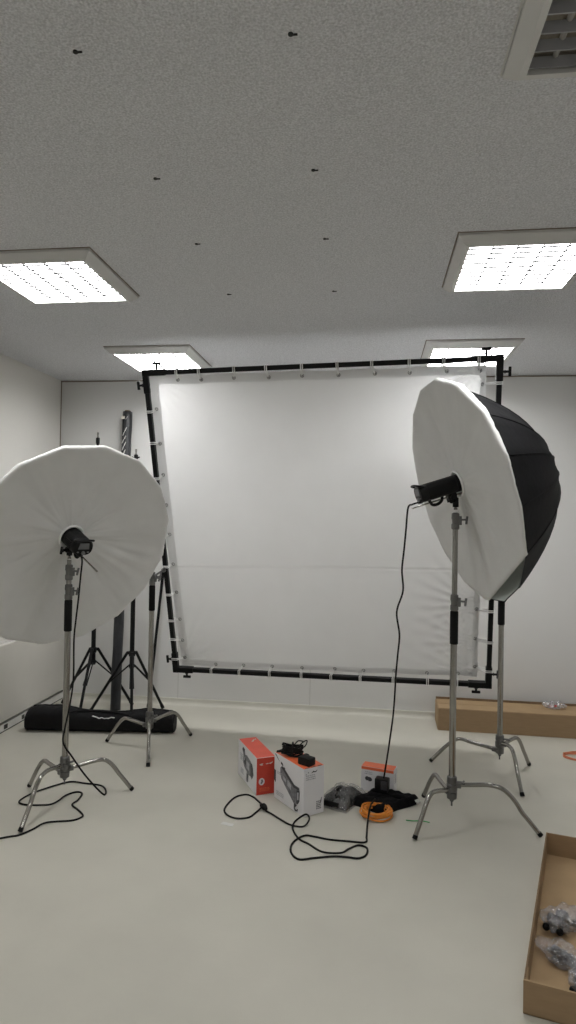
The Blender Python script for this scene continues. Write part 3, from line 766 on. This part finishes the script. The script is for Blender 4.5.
decal(t, 'printed_emblem', lines(.088, .068, .034, .006, .010, 5, 12)+[[(.112, .060), (.122, .090), (.127, .090), (.120, .058)]], V((0, 0, 0)), W, Z, NRt, 'ink_mid', 'grey certification marks')
decal(t, 'lid_slot', [rect(.012, .004, .028, .006), rect(.055, .004, .026, .006), rect(.10, .004, .026, .006)], V((0, 0, .270)), W, U, Z, 'ink')

# small box behind
t, U, W, Z = carton('product_box', 'small white product box with an orange top, behind the black cloth', (.157, 4.018), (-.195, .052), (.022, .085), .207, .085, .150,
                    ['white_card', 'white_card', 'orange'])
NL, NRt = -W, -U
decal(t, 'orange_band', [rect(0.002, .132, .203, .017)], V((0, 0, 0)), U, Z, NL, 'orange', 'orange upper edge')
decal(t, 'printed_lettering', lines(.135, .115, .05, .006, .011, 2, 31)+lines(.06, .100, .05, .004, .009, 2, 33)+lines(.03, .06, .03, .004, .009, 4, 35), V((0, 0, 0)), U, Z, NL, 'ink_light')
decal(t, 'printed_picture', [disc(.168, .078, .013, 12), disc(.148, .074, .012, 12), rect(.146, .076, .03, .012), rect(.150, .062, .010, .008)], V((0, 0, 0)), U, Z, NL, 'ink', 'small dark product picture')
decal(t, 'printed_lettering', lines(.02, .11, .04, .006, .012, 5, 37), V((0, 0, 0))+U*.0, W, Z, NRt, 'ink_light')

# ------------------------------------------------------------------ small things on and around the boxes
t = thing('cable_bundle', 'tied black cable bundle on the back of the white box lid', 'cable', (-.448, 3.828, .270))
b = B()
r = random.Random(3)
for kk in range(9):
    P = []
    for i in range(18):
        a = 2*PI*i/18
        P.append(V((math.cos(a)*(.060+r.uniform(-.006, .006)), math.sin(a)*(.027+r.uniform(-.004, .004))+r.uniform(-.003, .003), .012+kk*.0065+.006*math.sin(a*2+kk)+r.uniform(-.002, .002))))
    sweep(b, crom([rotz(-.15) @ p for p in P], 3, True), .005, 6, True)
obj('coil', b, 'cable', t, True)
b = B(); sweep(b, crom([(.03, -.02, .05), (.055, -.015, .085), (.085, 0, .098), (.075, .02, .06), (.05, .02, .04)], 6), .0035, 6); sweep(b, crom([(.0, 0, .055), (.03, .01, .088), (.06, .02, .085)], 6), .0035, 6)
obj('loose_loop', b, 'cable', t, True)
b = B()
for dy in (-.012, .012): cyl(b, (-.05, dy, .03), (-.095, dy*.6-.006, .024), .008, .0035, n=10)
obj('plug', b, 'cable', t, 'auto')
obj('tie_strap', sweep(B(), [V((0, .040*math.cos(a), .041+.040*math.sin(a))) for a in [2*PI*i/20 for i in range(20)]], .004, 6, True), 'black', t, True)

t = thing('power_adapter', 'black square power adapter on the near end of the white box lid', 'power adapter', (-.352, 3.712, .2705), rotz(-.55))
obj('housing', box(B(), (0, 0, .0225), (.085, .062, .045), bev=.008), 'strobe', t, 'auto')
obj('tail', sweep(B(), crom([(-.01, .03, .02), (-.03, .055, .026), (-.06, .075, .02), (-.085, .085, .006)], 6), .009, 8), 'cable', t, True)

t = thing('power_adapter', 'black cube shaped power adapter at the end of the hanging cord', 'power adapter', (.086, 3.962, .050), rotz(-.25))
obj('housing', box(B(), (0, 0, .038), (.082, .060, .074), bev=.007), 'strobe', t, 'auto')
obj('face_plate', box(B(), (.018, -.0305, .042), (.040, .002, .054), bev=.0008), 'ink', t)

# clear pack with black content, black cloth
t = thing('plastic_pack', 'clear plastic pack of folded black cloth beside the white box', 'package', (-.150, 3.895, 0), rotz(-.42))
def pillow(bm, sx, sy, h, seed, wob=.012, n=26, z0=0.001):
    top, bot = [], []
    for j in range(n+1):
        a, c = [], []
        for i in range(n+1):
            u, v = i/n*2-1, j/n*2-1
            x = u*sx*(1+.05*noise.noise(V((v*2, seed, 1)))); y = v*sy*(1+.05*noise.noise(V((u*2, seed, 5))))
            e = (1-u**4)*(1-v**4)
            z = h*e**.45*(.85+.25*noise.noise(V((u*1.7+seed, v*1.7, 2))))+wob*noise.noise(V((u*6, v*6, seed)))*e**.5
            a.append(bm.verts.new((x, y, z0+max(.002, z)))); c.append(bm.verts.new((x, y, z0)))
        top.append(a); bot.append(c)
    for j in range(n):
        for i in range(n):
            bm.faces.new((top[j][i], top[j][i+1], top[j+1][i+1], top[j+1][i])); bm.faces.new((bot[j][i], bot[j+1][i], bot[j+1][i+1], bot[j][i+1]))
    for i in range(n):
        bm.faces.new((top[0][i], bot[0][i], bot[0][i+1], top[0][i+1])); bm.faces.new((top[n][i], top[n][i+1], bot[n][i+1], bot[n][i]))
        bm.faces.new((top[i][0], top[i+1][0], bot[i+1][0], bot[i][0])); bm.faces.new((top[i][n], bot[i][n], bot[i+1][n], top[i+1][n]))
    return bm
obj('folded_cloth', pillow(B(), .087, .128, .064, 4, .006, z0=.004), 'cloth', t, True)
obj('clear_wrap', pillow(B(), .098, .148, .078, 8, .020, 30), 'plastic', t, False)
b = B(); box(b, (-.02, -.138, .030), (.13, .014, .030), bev=.003); obj('black_edge', b, 'black', t)

cn = [V((.050, 4.022, 0)), V((-.105, 3.862, 0)), V((.085, 3.732, 0)), V((.290, 3.915, 0))]
cc = sum(cn, V((0, 0, 0)))/4
t = thing('black_cloth_bag', 'flat folded black cloth bag under the cube adapter', 'bag', cc)
def cbag(bm, u0, u1, v0, v1, zb, h, seed, n=30):
    top = []; bot = []
    for j in range(n+1):
        a, c = [], []
        for i in range(n+1):
            u = u0+(u1-u0)*i/n; v = v0+(v1-v0)*j/n
            p = (cn[0]*(1-u)*(1-v)+cn[3]*u*(1-v)+cn[1]*(1-u)*v+cn[2]*u*v)-cc
            p += V((noise.noise(V((u*3, v*3, seed))), noise.noise(V((u*3, v*3, seed+5))), 0))*.014
            e = min(1, min(i, n-i, j, n-j)/2.0)
            z = zb+h*(.25+.75*math.sin(e*PI/2))*(1+.25*noise.noise(V((u*5, v*5, seed))))+.006*noise.noise(V((u*11, v*11, seed)))*e
            a.append(bm.verts.new((p.x, p.y, max(zb+.002, z)))); c.append(bm.verts.new((p.x, p.y, zb)))
        top.append(a); bot.append(c)
    for j in range(n):
        for i in range(n):
            bm.faces.new((top[j][i], top[j][i+1], top[j+1][i+1], top[j+1][i])); bm.faces.new((bot[j][i], bot[j+1][i], bot[j+1][i+1], bot[j][i+1]))
    for i in range(n):
        bm.faces.new((top[0][i], bot[0][i], bot[0][i+1], top[0][i+1])); bm.faces.new((top[n][i], top[n][i+1], bot[n][i+1], bot[n][i]))
        bm.faces.new((top[i][0], top[i+1][0], bot[i+1][0], bot[i][0])); bm.faces.new((top[i][n], bot[i][n], bot[i+1][n], top[i+1][n]))
    return bm
obj('cloth', cbag(B(), 0, 1, 0, 1, .001, .042, 2), 'cloth', t, True)
obj('flap', cbag(B(), .05, 1.03, -.02, .30, .036, .016, 6), 'cloth', t, True)
b = B(); box(b, V((.262, 3.955, .007))-cc, (.10, .05, .008), rotz(-.5), .002); obj('paper_tag', b, 'paper', t)

t = thing('orange_cable_coil', 'coiled orange cable lying in front of the black cloth bag', 'cable', (.052, 3.722, 0))
b = B(); P = []
r = random.Random(11)
for i in range(9*16):
    a = 2*PI*i/16; lay = i/16
    rr = .071+.012*math.sin(lay*2.3)+.003*noise.noise(V((i*.2, 0, 0)))
    P.append(V((rr*1.08*math.cos(a)+.004*math.sin(lay*3), rr*math.sin(a), .006+.0042*lay+.004*math.sin(a*2+lay)+.004)))
sweep(b, crom(P, 3), .0048, 7); obj('coil', b, 'orange_cable', t, True)
b = B()
for a in (0.6, 3.6): sweep(b, [V((.074*math.cos(a), .072*math.sin(a), .026))+V((math.cos(a)*.021*math.cos(q), math.sin(a)*.021*math.cos(q), .023*math.sin(q))) for q in [2*PI*i/16 for i in range(16)]], .0028, 6, True)
obj('twist_tie', b, 'orange_cable', t, True)

# ------------------------------------------------------------------ cables
def cable(name, label, pts, m='cable', rad=.0052, k=7):
    t = thing(name, label, 'cable', pts[0] if pts[0][2] < .02 else pts[-1])
    o0 = t.location.copy()
    obj('cord', sweep(B(), crom([V(p)-o0 for p in pts], k), rad, 8), m, t, True)
    return t, o0
Fz = .0052
main = [(-.01, 3.4), (-.103, 3.397), (-.193, 3.398), (-.275, 3.417), (-.326, 3.421), (-.367, 3.369), (-.386, 3.298), (-.373, 3.224), (-.329, 3.176), (-.256, 3.202), (-.163, 3.232), (-.097, 3.236), (-.04, 3.234), (-.003, 3.273), (0, 3.342), (-.043, 3.363), (-.09, 3.32), (-.13, 3.245), (-.223, 3.267), (-.297, 3.333), (-.356, 3.383), (-.399, 3.482), (-.400, 3.56), (-.365, 3.592), (-.335, 3.60), (-.318, 3.565), (-.345, 3.52), (-.415, 3.525), (-.485, 3.585), (-.535, 3.635), (-.58, 3.675)]
lift = {17: .013, 24: .03, 23: .02, 25: .02, 26: .0, 8: .0}
P = [(.045, 3.80, .062), (.02, 3.73, .060), (.008, 3.64, .045), (.0, 3.55, .015), (-.003, 3.46, Fz)]+[(x, y, Fz+lift.get(i, 0)) for i, (x, y) in enumerate(main)]
t, o0 = cable('power_cable', 'black power cord looped over the floor in front of the boxes', P)
b = B(); c0 = V((-.585, 3.68, 0))-o0; dr = V((-.03, .045, 0)).normalized()
lathe(b, c0-dr*.02+V((0, 0, .018)), c0+dr+V((0, 0, .018)), [(0, .007), (.012, .013), (.03, .018), (.045, .018), (.052, .012)], 14); obj('connector', b, 'rubber', t, 'auto')
c2 = [(-.61, 3.725), (-.65, 3.80), (-.683, 3.842), (-.735, 3.868), (-.793, 3.813), (-.818, 3.668), (-.789, 3.59), (-.726, 3.553), (-.66, 3.575), (-.632, 3.64), (-.605, 3.69)]
t, o0 = cable('extension_lead', 'thin black lead in a loop left of the boxes', [(x, y, Fz if i not in (0, 10) else .016) for i, (x, y) in enumerate(c2)])
b = B(); cyl(b, V((-.608, 3.700, .018))-o0, V((-.618, 3.735, .016))-o0, .011, .007, n=12); obj('strain_relief', b, 'rubber', t, 'auto')

p0 = onR(-.012, .020, .249)
tR = [p0, p0+V((-.035, -.01, -.012)), V((.197, 3.605, 1.754)), (.189, 3.636, 1.632), (.181, 3.657, 1.52), (.172, 3.677, 1.406), (.181, 3.711, 1.285), (.149, 3.738, 1.161), (.168, 3.783, 1.025), (.162, 3.83, .90), (.155, 3.866, .775), (.146, 3.905, .551), (.129, 3.935, .384), (.113, 3.952, .25), (.094, 3.960, .118)]
t, o0 = cable('power_cable', 'black power cord hanging from the right strobe down to the cube adapter', tR, rad=.0052)
pL = onL(-.048, .040, .168)
tL = [pL, pL+V((.02, -.02, -.03)), (-1.655, 3.515, 1.33), (-1.668, 3.52, 1.196), (-1.680, 3.52, 1.081), (-1.690, 3.522, .965), (-1.690, 3.525, .735), (-1.71, 3.525, .58), (-1.738, 3.53, .45), (-1.757, 3.555, .36), (-1.722, 3.595, .27), (-1.66, 3.65, .14), (-1.585, 3.71, .02)]
fl2 = [(-1.570, 3.735), (-1.60, 3.80), (-1.654, 3.848), (-1.762, 3.861), (-1.856, 3.869), (-1.925, 3.798), (-1.996, 3.685), (-2.021, 3.601), (-2.014, 3.54), (-1.958, 3.516), (-1.881, 3.526), (-1.822, 3.546), (-1.801, 3.601), (-1.795, 3.67), (-1.765, 3.722), (-1.73, 3.731), (-1.705, 3.702), (-1.694, 3.625), (-1.699, 3.563), (-1.639, 3.509), (-1.583, 3.453), (-1.577, 3.42), (-1.614, 3.376), (-1.735, 3.332), (-1.768, 3.248), (-1.805, 3.18), (-1.842, 3.157), (-1.95, 3.10), (-2.2, 3.05), (-2.5, 3.15)]
t, o0 = cable('power_cable', 'black power cord from the left strobe winding on the floor around its stand', tL+[(x, y, Fz) for x, y in fl2], rad=.0052)

# red-orange cord at the right edge
P = []
for i in range(40):
    a = i*2*PI/16; P.append((1.56+(.15+.012*math.sin(i*.9))*math.cos(a), 4.90+(.085+.008*math.cos(i*.7))*math.sin(a), Fz+.004*(i//16)))
P += [(1.75, 4.98, Fz), (1.95, 4.95, Fz)]
cable('orange_cable', 'thin orange-red cord looped on the floor at the right photo edge', P, 'red_cable', .0045, 5)

# ------------------------------------------------------------------ cardboard
p = V((.558, 5.342, 0)); U = V((1, -.018, 0)).normalized(); W = V((.018, 1, 0)).normalized(); LB, DB, HB = 1.42, .285, .181
t = thing('long_cardboard_box', 'long brown cardboard box lying along the foot of the back wall', 'box', p)
Z = V((0, 0, 1)); Rb = cols(U, W, Z)
obj('body', box(B(), Rb @ V((LB/2, DB/2, HB/2-.002)), (LB, DB, HB-.006), Rb, .003), 'carton', t)
obj('lid_flap', box(B(), Rb @ V((LB/2+.002, DB*.25, HB-.0025)), (LB-.004, DB*.5-.004, .004), Rb, .001), 'carton_in', t)
obj('lid_flap', box(B(), Rb @ V((LB/2+.002, DB*.75, HB-.0025)), (LB-.004, DB*.5-.004, .004), Rb, .001), 'carton_in', t)
obj('end_flap', box(B(), Rb @ V((-.003, DB/2, HB/2)), (.004, DB-.01, HB-.01), Rb, .001), 'carton_in', t)
obj('back_lip', box(B(), Rb @ V((LB/2, DB-.004, HB+.008)), (LB, .006, .020), Rb, .001), 'carton_edge', t)
t = thing('crumpled_plastic_bag', 'crumpled clear bag with red print on the long cardboard box', 'plastic bag', (1.50, 5.50, HB+.0))
b = B(); ball(b, (0, 0, .03), 1, 4, (.085, .05, .032))
for v in b.verts:
    q = 1+.35*noise.noise(v.co*28)+.2*noise.noise(v.co*70); c0 = V((0, 0, .03)); v.co = c0+(v.co-c0)*q; v.co.z = max(.001, v.co.z)
obj('bag_film', b, 'plastic3', t)
b = B(); box(b, (-.005, -.046, .034), (.022, .004, .016), rotz(.3), .001); box(b, (-.042, -.036, .028), (.016, .004, .020), rotz(-.3), .001); obj('red_print', b, 'pink', t)

# open tray, lower right
p = V((.538, 2.312, 0)); U = V((.970, -.243, 0)).normalized(); W = V((.308, .951, 0)).normalized(); TW, TL, TH, TT = .56, 1.18, .112, .006
t = thing('cardboard_tray', 'open brown cardboard tray in the lower right corner holding wrapped parts', 'box', p)
def para(bm, o, a, b_, h):
    c = [o, o+a, o+a+b_, o+b_]; lo = [bm.verts.new(q) for q in c]; hi = [bm.verts.new(q+V((0, 0, h))) for q in c]
    bm.faces.new(lo[::-1]); bm.faces.new(hi)
    for i in range(4): j = (i+1) % 4; bm.faces.new((lo[i], lo[j], hi[j], hi[i]))
    return bm
z1 = V((0, 0, .001))
obj('base', para(B(), z1, U*TW, W*TL, .005), 'carton_in', t)
obj('side_panel', para(B(), z1, U*TW, W*TT, TH), 'carton', t)
obj('side_panel', para(B(), z1+W*(TL-TT), U*TW, W*TT, TH), 'carton', t)
obj('side_panel', para(B(), z1+W*TT, U*TT, W*(TL-2*TT), TH-.002), 'carton', t)
obj('side_panel', para(B(), z1+W*TT+U*(TW-TT), U*TT, W*(TL-2*TT), TH-.002), 'carton', t)
b = B()
for k in range(100): para(b, z1+W*(TT+.006+k*(TL-2*TT-.012)/100)+U*.0008+V((0, 0, TH-.003)), U*(TT-.0016), W*.0055, .0026)
obj('corrugated_edge', b, 'carton_edge', t)
obj('folded_rim', para(B(), z1+V((0, 0, TH)), U*TW, W*(TT+.002), .0015), 'carton_in', t)
obj('corner_tab', para(B(), z1+W*TT+U*TT, U*.0035, W*.09, TH-.012), 'carton_in', t)
def bundle(label, c, s, rz, seed):
    t = thing('wrapped_clamp', label, 'wrapped part', (c[0], c[1], .0065), rotz(rz), group='clear wrapped clamps in the tray')
    sx, sy, sz = s
    b = B(); cyl(b, (-sx*.70, -.004, sz*.80), (sx*.40, .006, sz*1.0), sz*.52, n=18); cyl(b, (-sx*.25, -sy*.62, sz*.75), (-sx*.15, sy*.66, sz*.85), sz*.40, n=16)
    box(b, (sx*.05, sy*.1, sz*1.2), (sx*.5, sy*.5, sz*.5), rotz(.4), .004)
    obj('clamp_body', b, 'dark_metal', t, 'auto')
    b = B(); cyl(b, (sx*.35, -sy*.5, sz*.6), (sx*.42, sy*.55, sz*1.1), sz*.26, n=14); obj('clamp_screw', b, 'chrome', t, 'auto')
    for q in ((-.78, .30), (.50, -.55), (-.62, -.50), (.1, .75)): obj('knob', ball(B(), (sx*q[0], sy*q[1], sz*.62), sz*.34, 2), 'rubber', t, True)
    b = B(); ball(b, (0, 0, sz), 1, 4, (sx, sy, sz))
    for v in b.verts:
        c0 = V((0, 0, sz)); dv = v.co-c0
        q = 1+.30*noise.noise(V((v.co.x*16+seed, v.co.y*16, v.co.z*16)))+.30*noise.noise(V((v.co.x*40+seed, v.co.y*40, v.co.z*40)))+.12*noise.noise(V((v.co.x*95+seed, v.co.y*95, v.co.z*95)))
        u = dv.x/sx
        if u > .55: q += (u-.55)*.9; dv.z *= max(.25, 1-(u-.55)*1.8)          # twisted open tail of the bag
        v.co = c0+dv*q; v.co.z = max(.0015, v.co.z)
    obj('clear_wrap', b, 'plastic2', t, False)
bundle('clear wrapped dark clamp lying deepest in the cardboard tray', (.796, 2.800), (.092, .064, .044), .75, 2.2)
bundle('clear wrapped dark clamp lying between the two other clamps in the cardboard tray', (.742, 2.585), (.092, .046, .036), 2.25, 5.7)
bundle('clear wrapped dark clamp closest to the tray front, cut by the photo edge', (.785, 2.440), (.078, .050, .040), .75, 8.9)

# scraps on the floor
t = tag(obj('twist_tie', sweep(B(), crom([(.215, 3.69, .005), (.25, 3.683, .007), (.30, 3.692, .006), (.345, 3.686, .004)], 6), .0028, 6), 'green', None, True), 'thin green plastic twist tie on the floor beside the right stand', 'twist tie')
b = B(); prism(b, [(0, 0), (.07, -.02), (.075, .012), (.01, .028)], (-.80, 3.48, .0008), (1, 0, 0), (0, 1, 0), (0, 0, 1), .0012)
tag(obj('paper_scrap', b, 'paper'), 'pale flat paper scrap on the floor in front of the boxes', 'paper scrap')

# ------------------------------------------------------------------ camera, world, view
yaw, pitch, roll, F = -0.129935, 0.0141956, 0.0171429, 642.885
cy, sy, cp, sp, cr, sr = math.cos(yaw), math.sin(yaw), math.cos(pitch), math.sin(pitch), math.cos(roll), math.sin(roll)
r0 = V((cy, -sy, 0)); f = V((sy*cp, cy*cp, sp)); u0 = r0.cross(f)
rr, uu = r0*cr+u0*sr, -r0*sr+u0*cr
cam = bpy.data.cameras.new('camera'); co = bpy.data.objects.new('camera', cam); COL.objects.link(co)
mw = cols(rr, uu, -f).to_4x4(); mw.translation = V((0, 0, 1.6705)); co.matrix_world = mw
cam.sensor_fit = 'VERTICAL'; cam.sensor_height = 36; cam.lens = F/1024*36; cam.clip_start = .05
scene.camera = co
w = bpy.data.worlds.new('world'); scene.world = w; w.use_nodes = True
w.node_tree.nodes['Background'].inputs['Color'].default_value = (.6, .65, .7, 1); w.node_tree.nodes['Background'].inputs['Strength'].default_value = .3
scene.view_settings.view_transform = 'Standard'; scene.view_settings.look = 'None'
scene.view_settings.gamma = 1; scene.view_settings.use_curve_mapping = False
scene.view_settings.exposure = 0.81
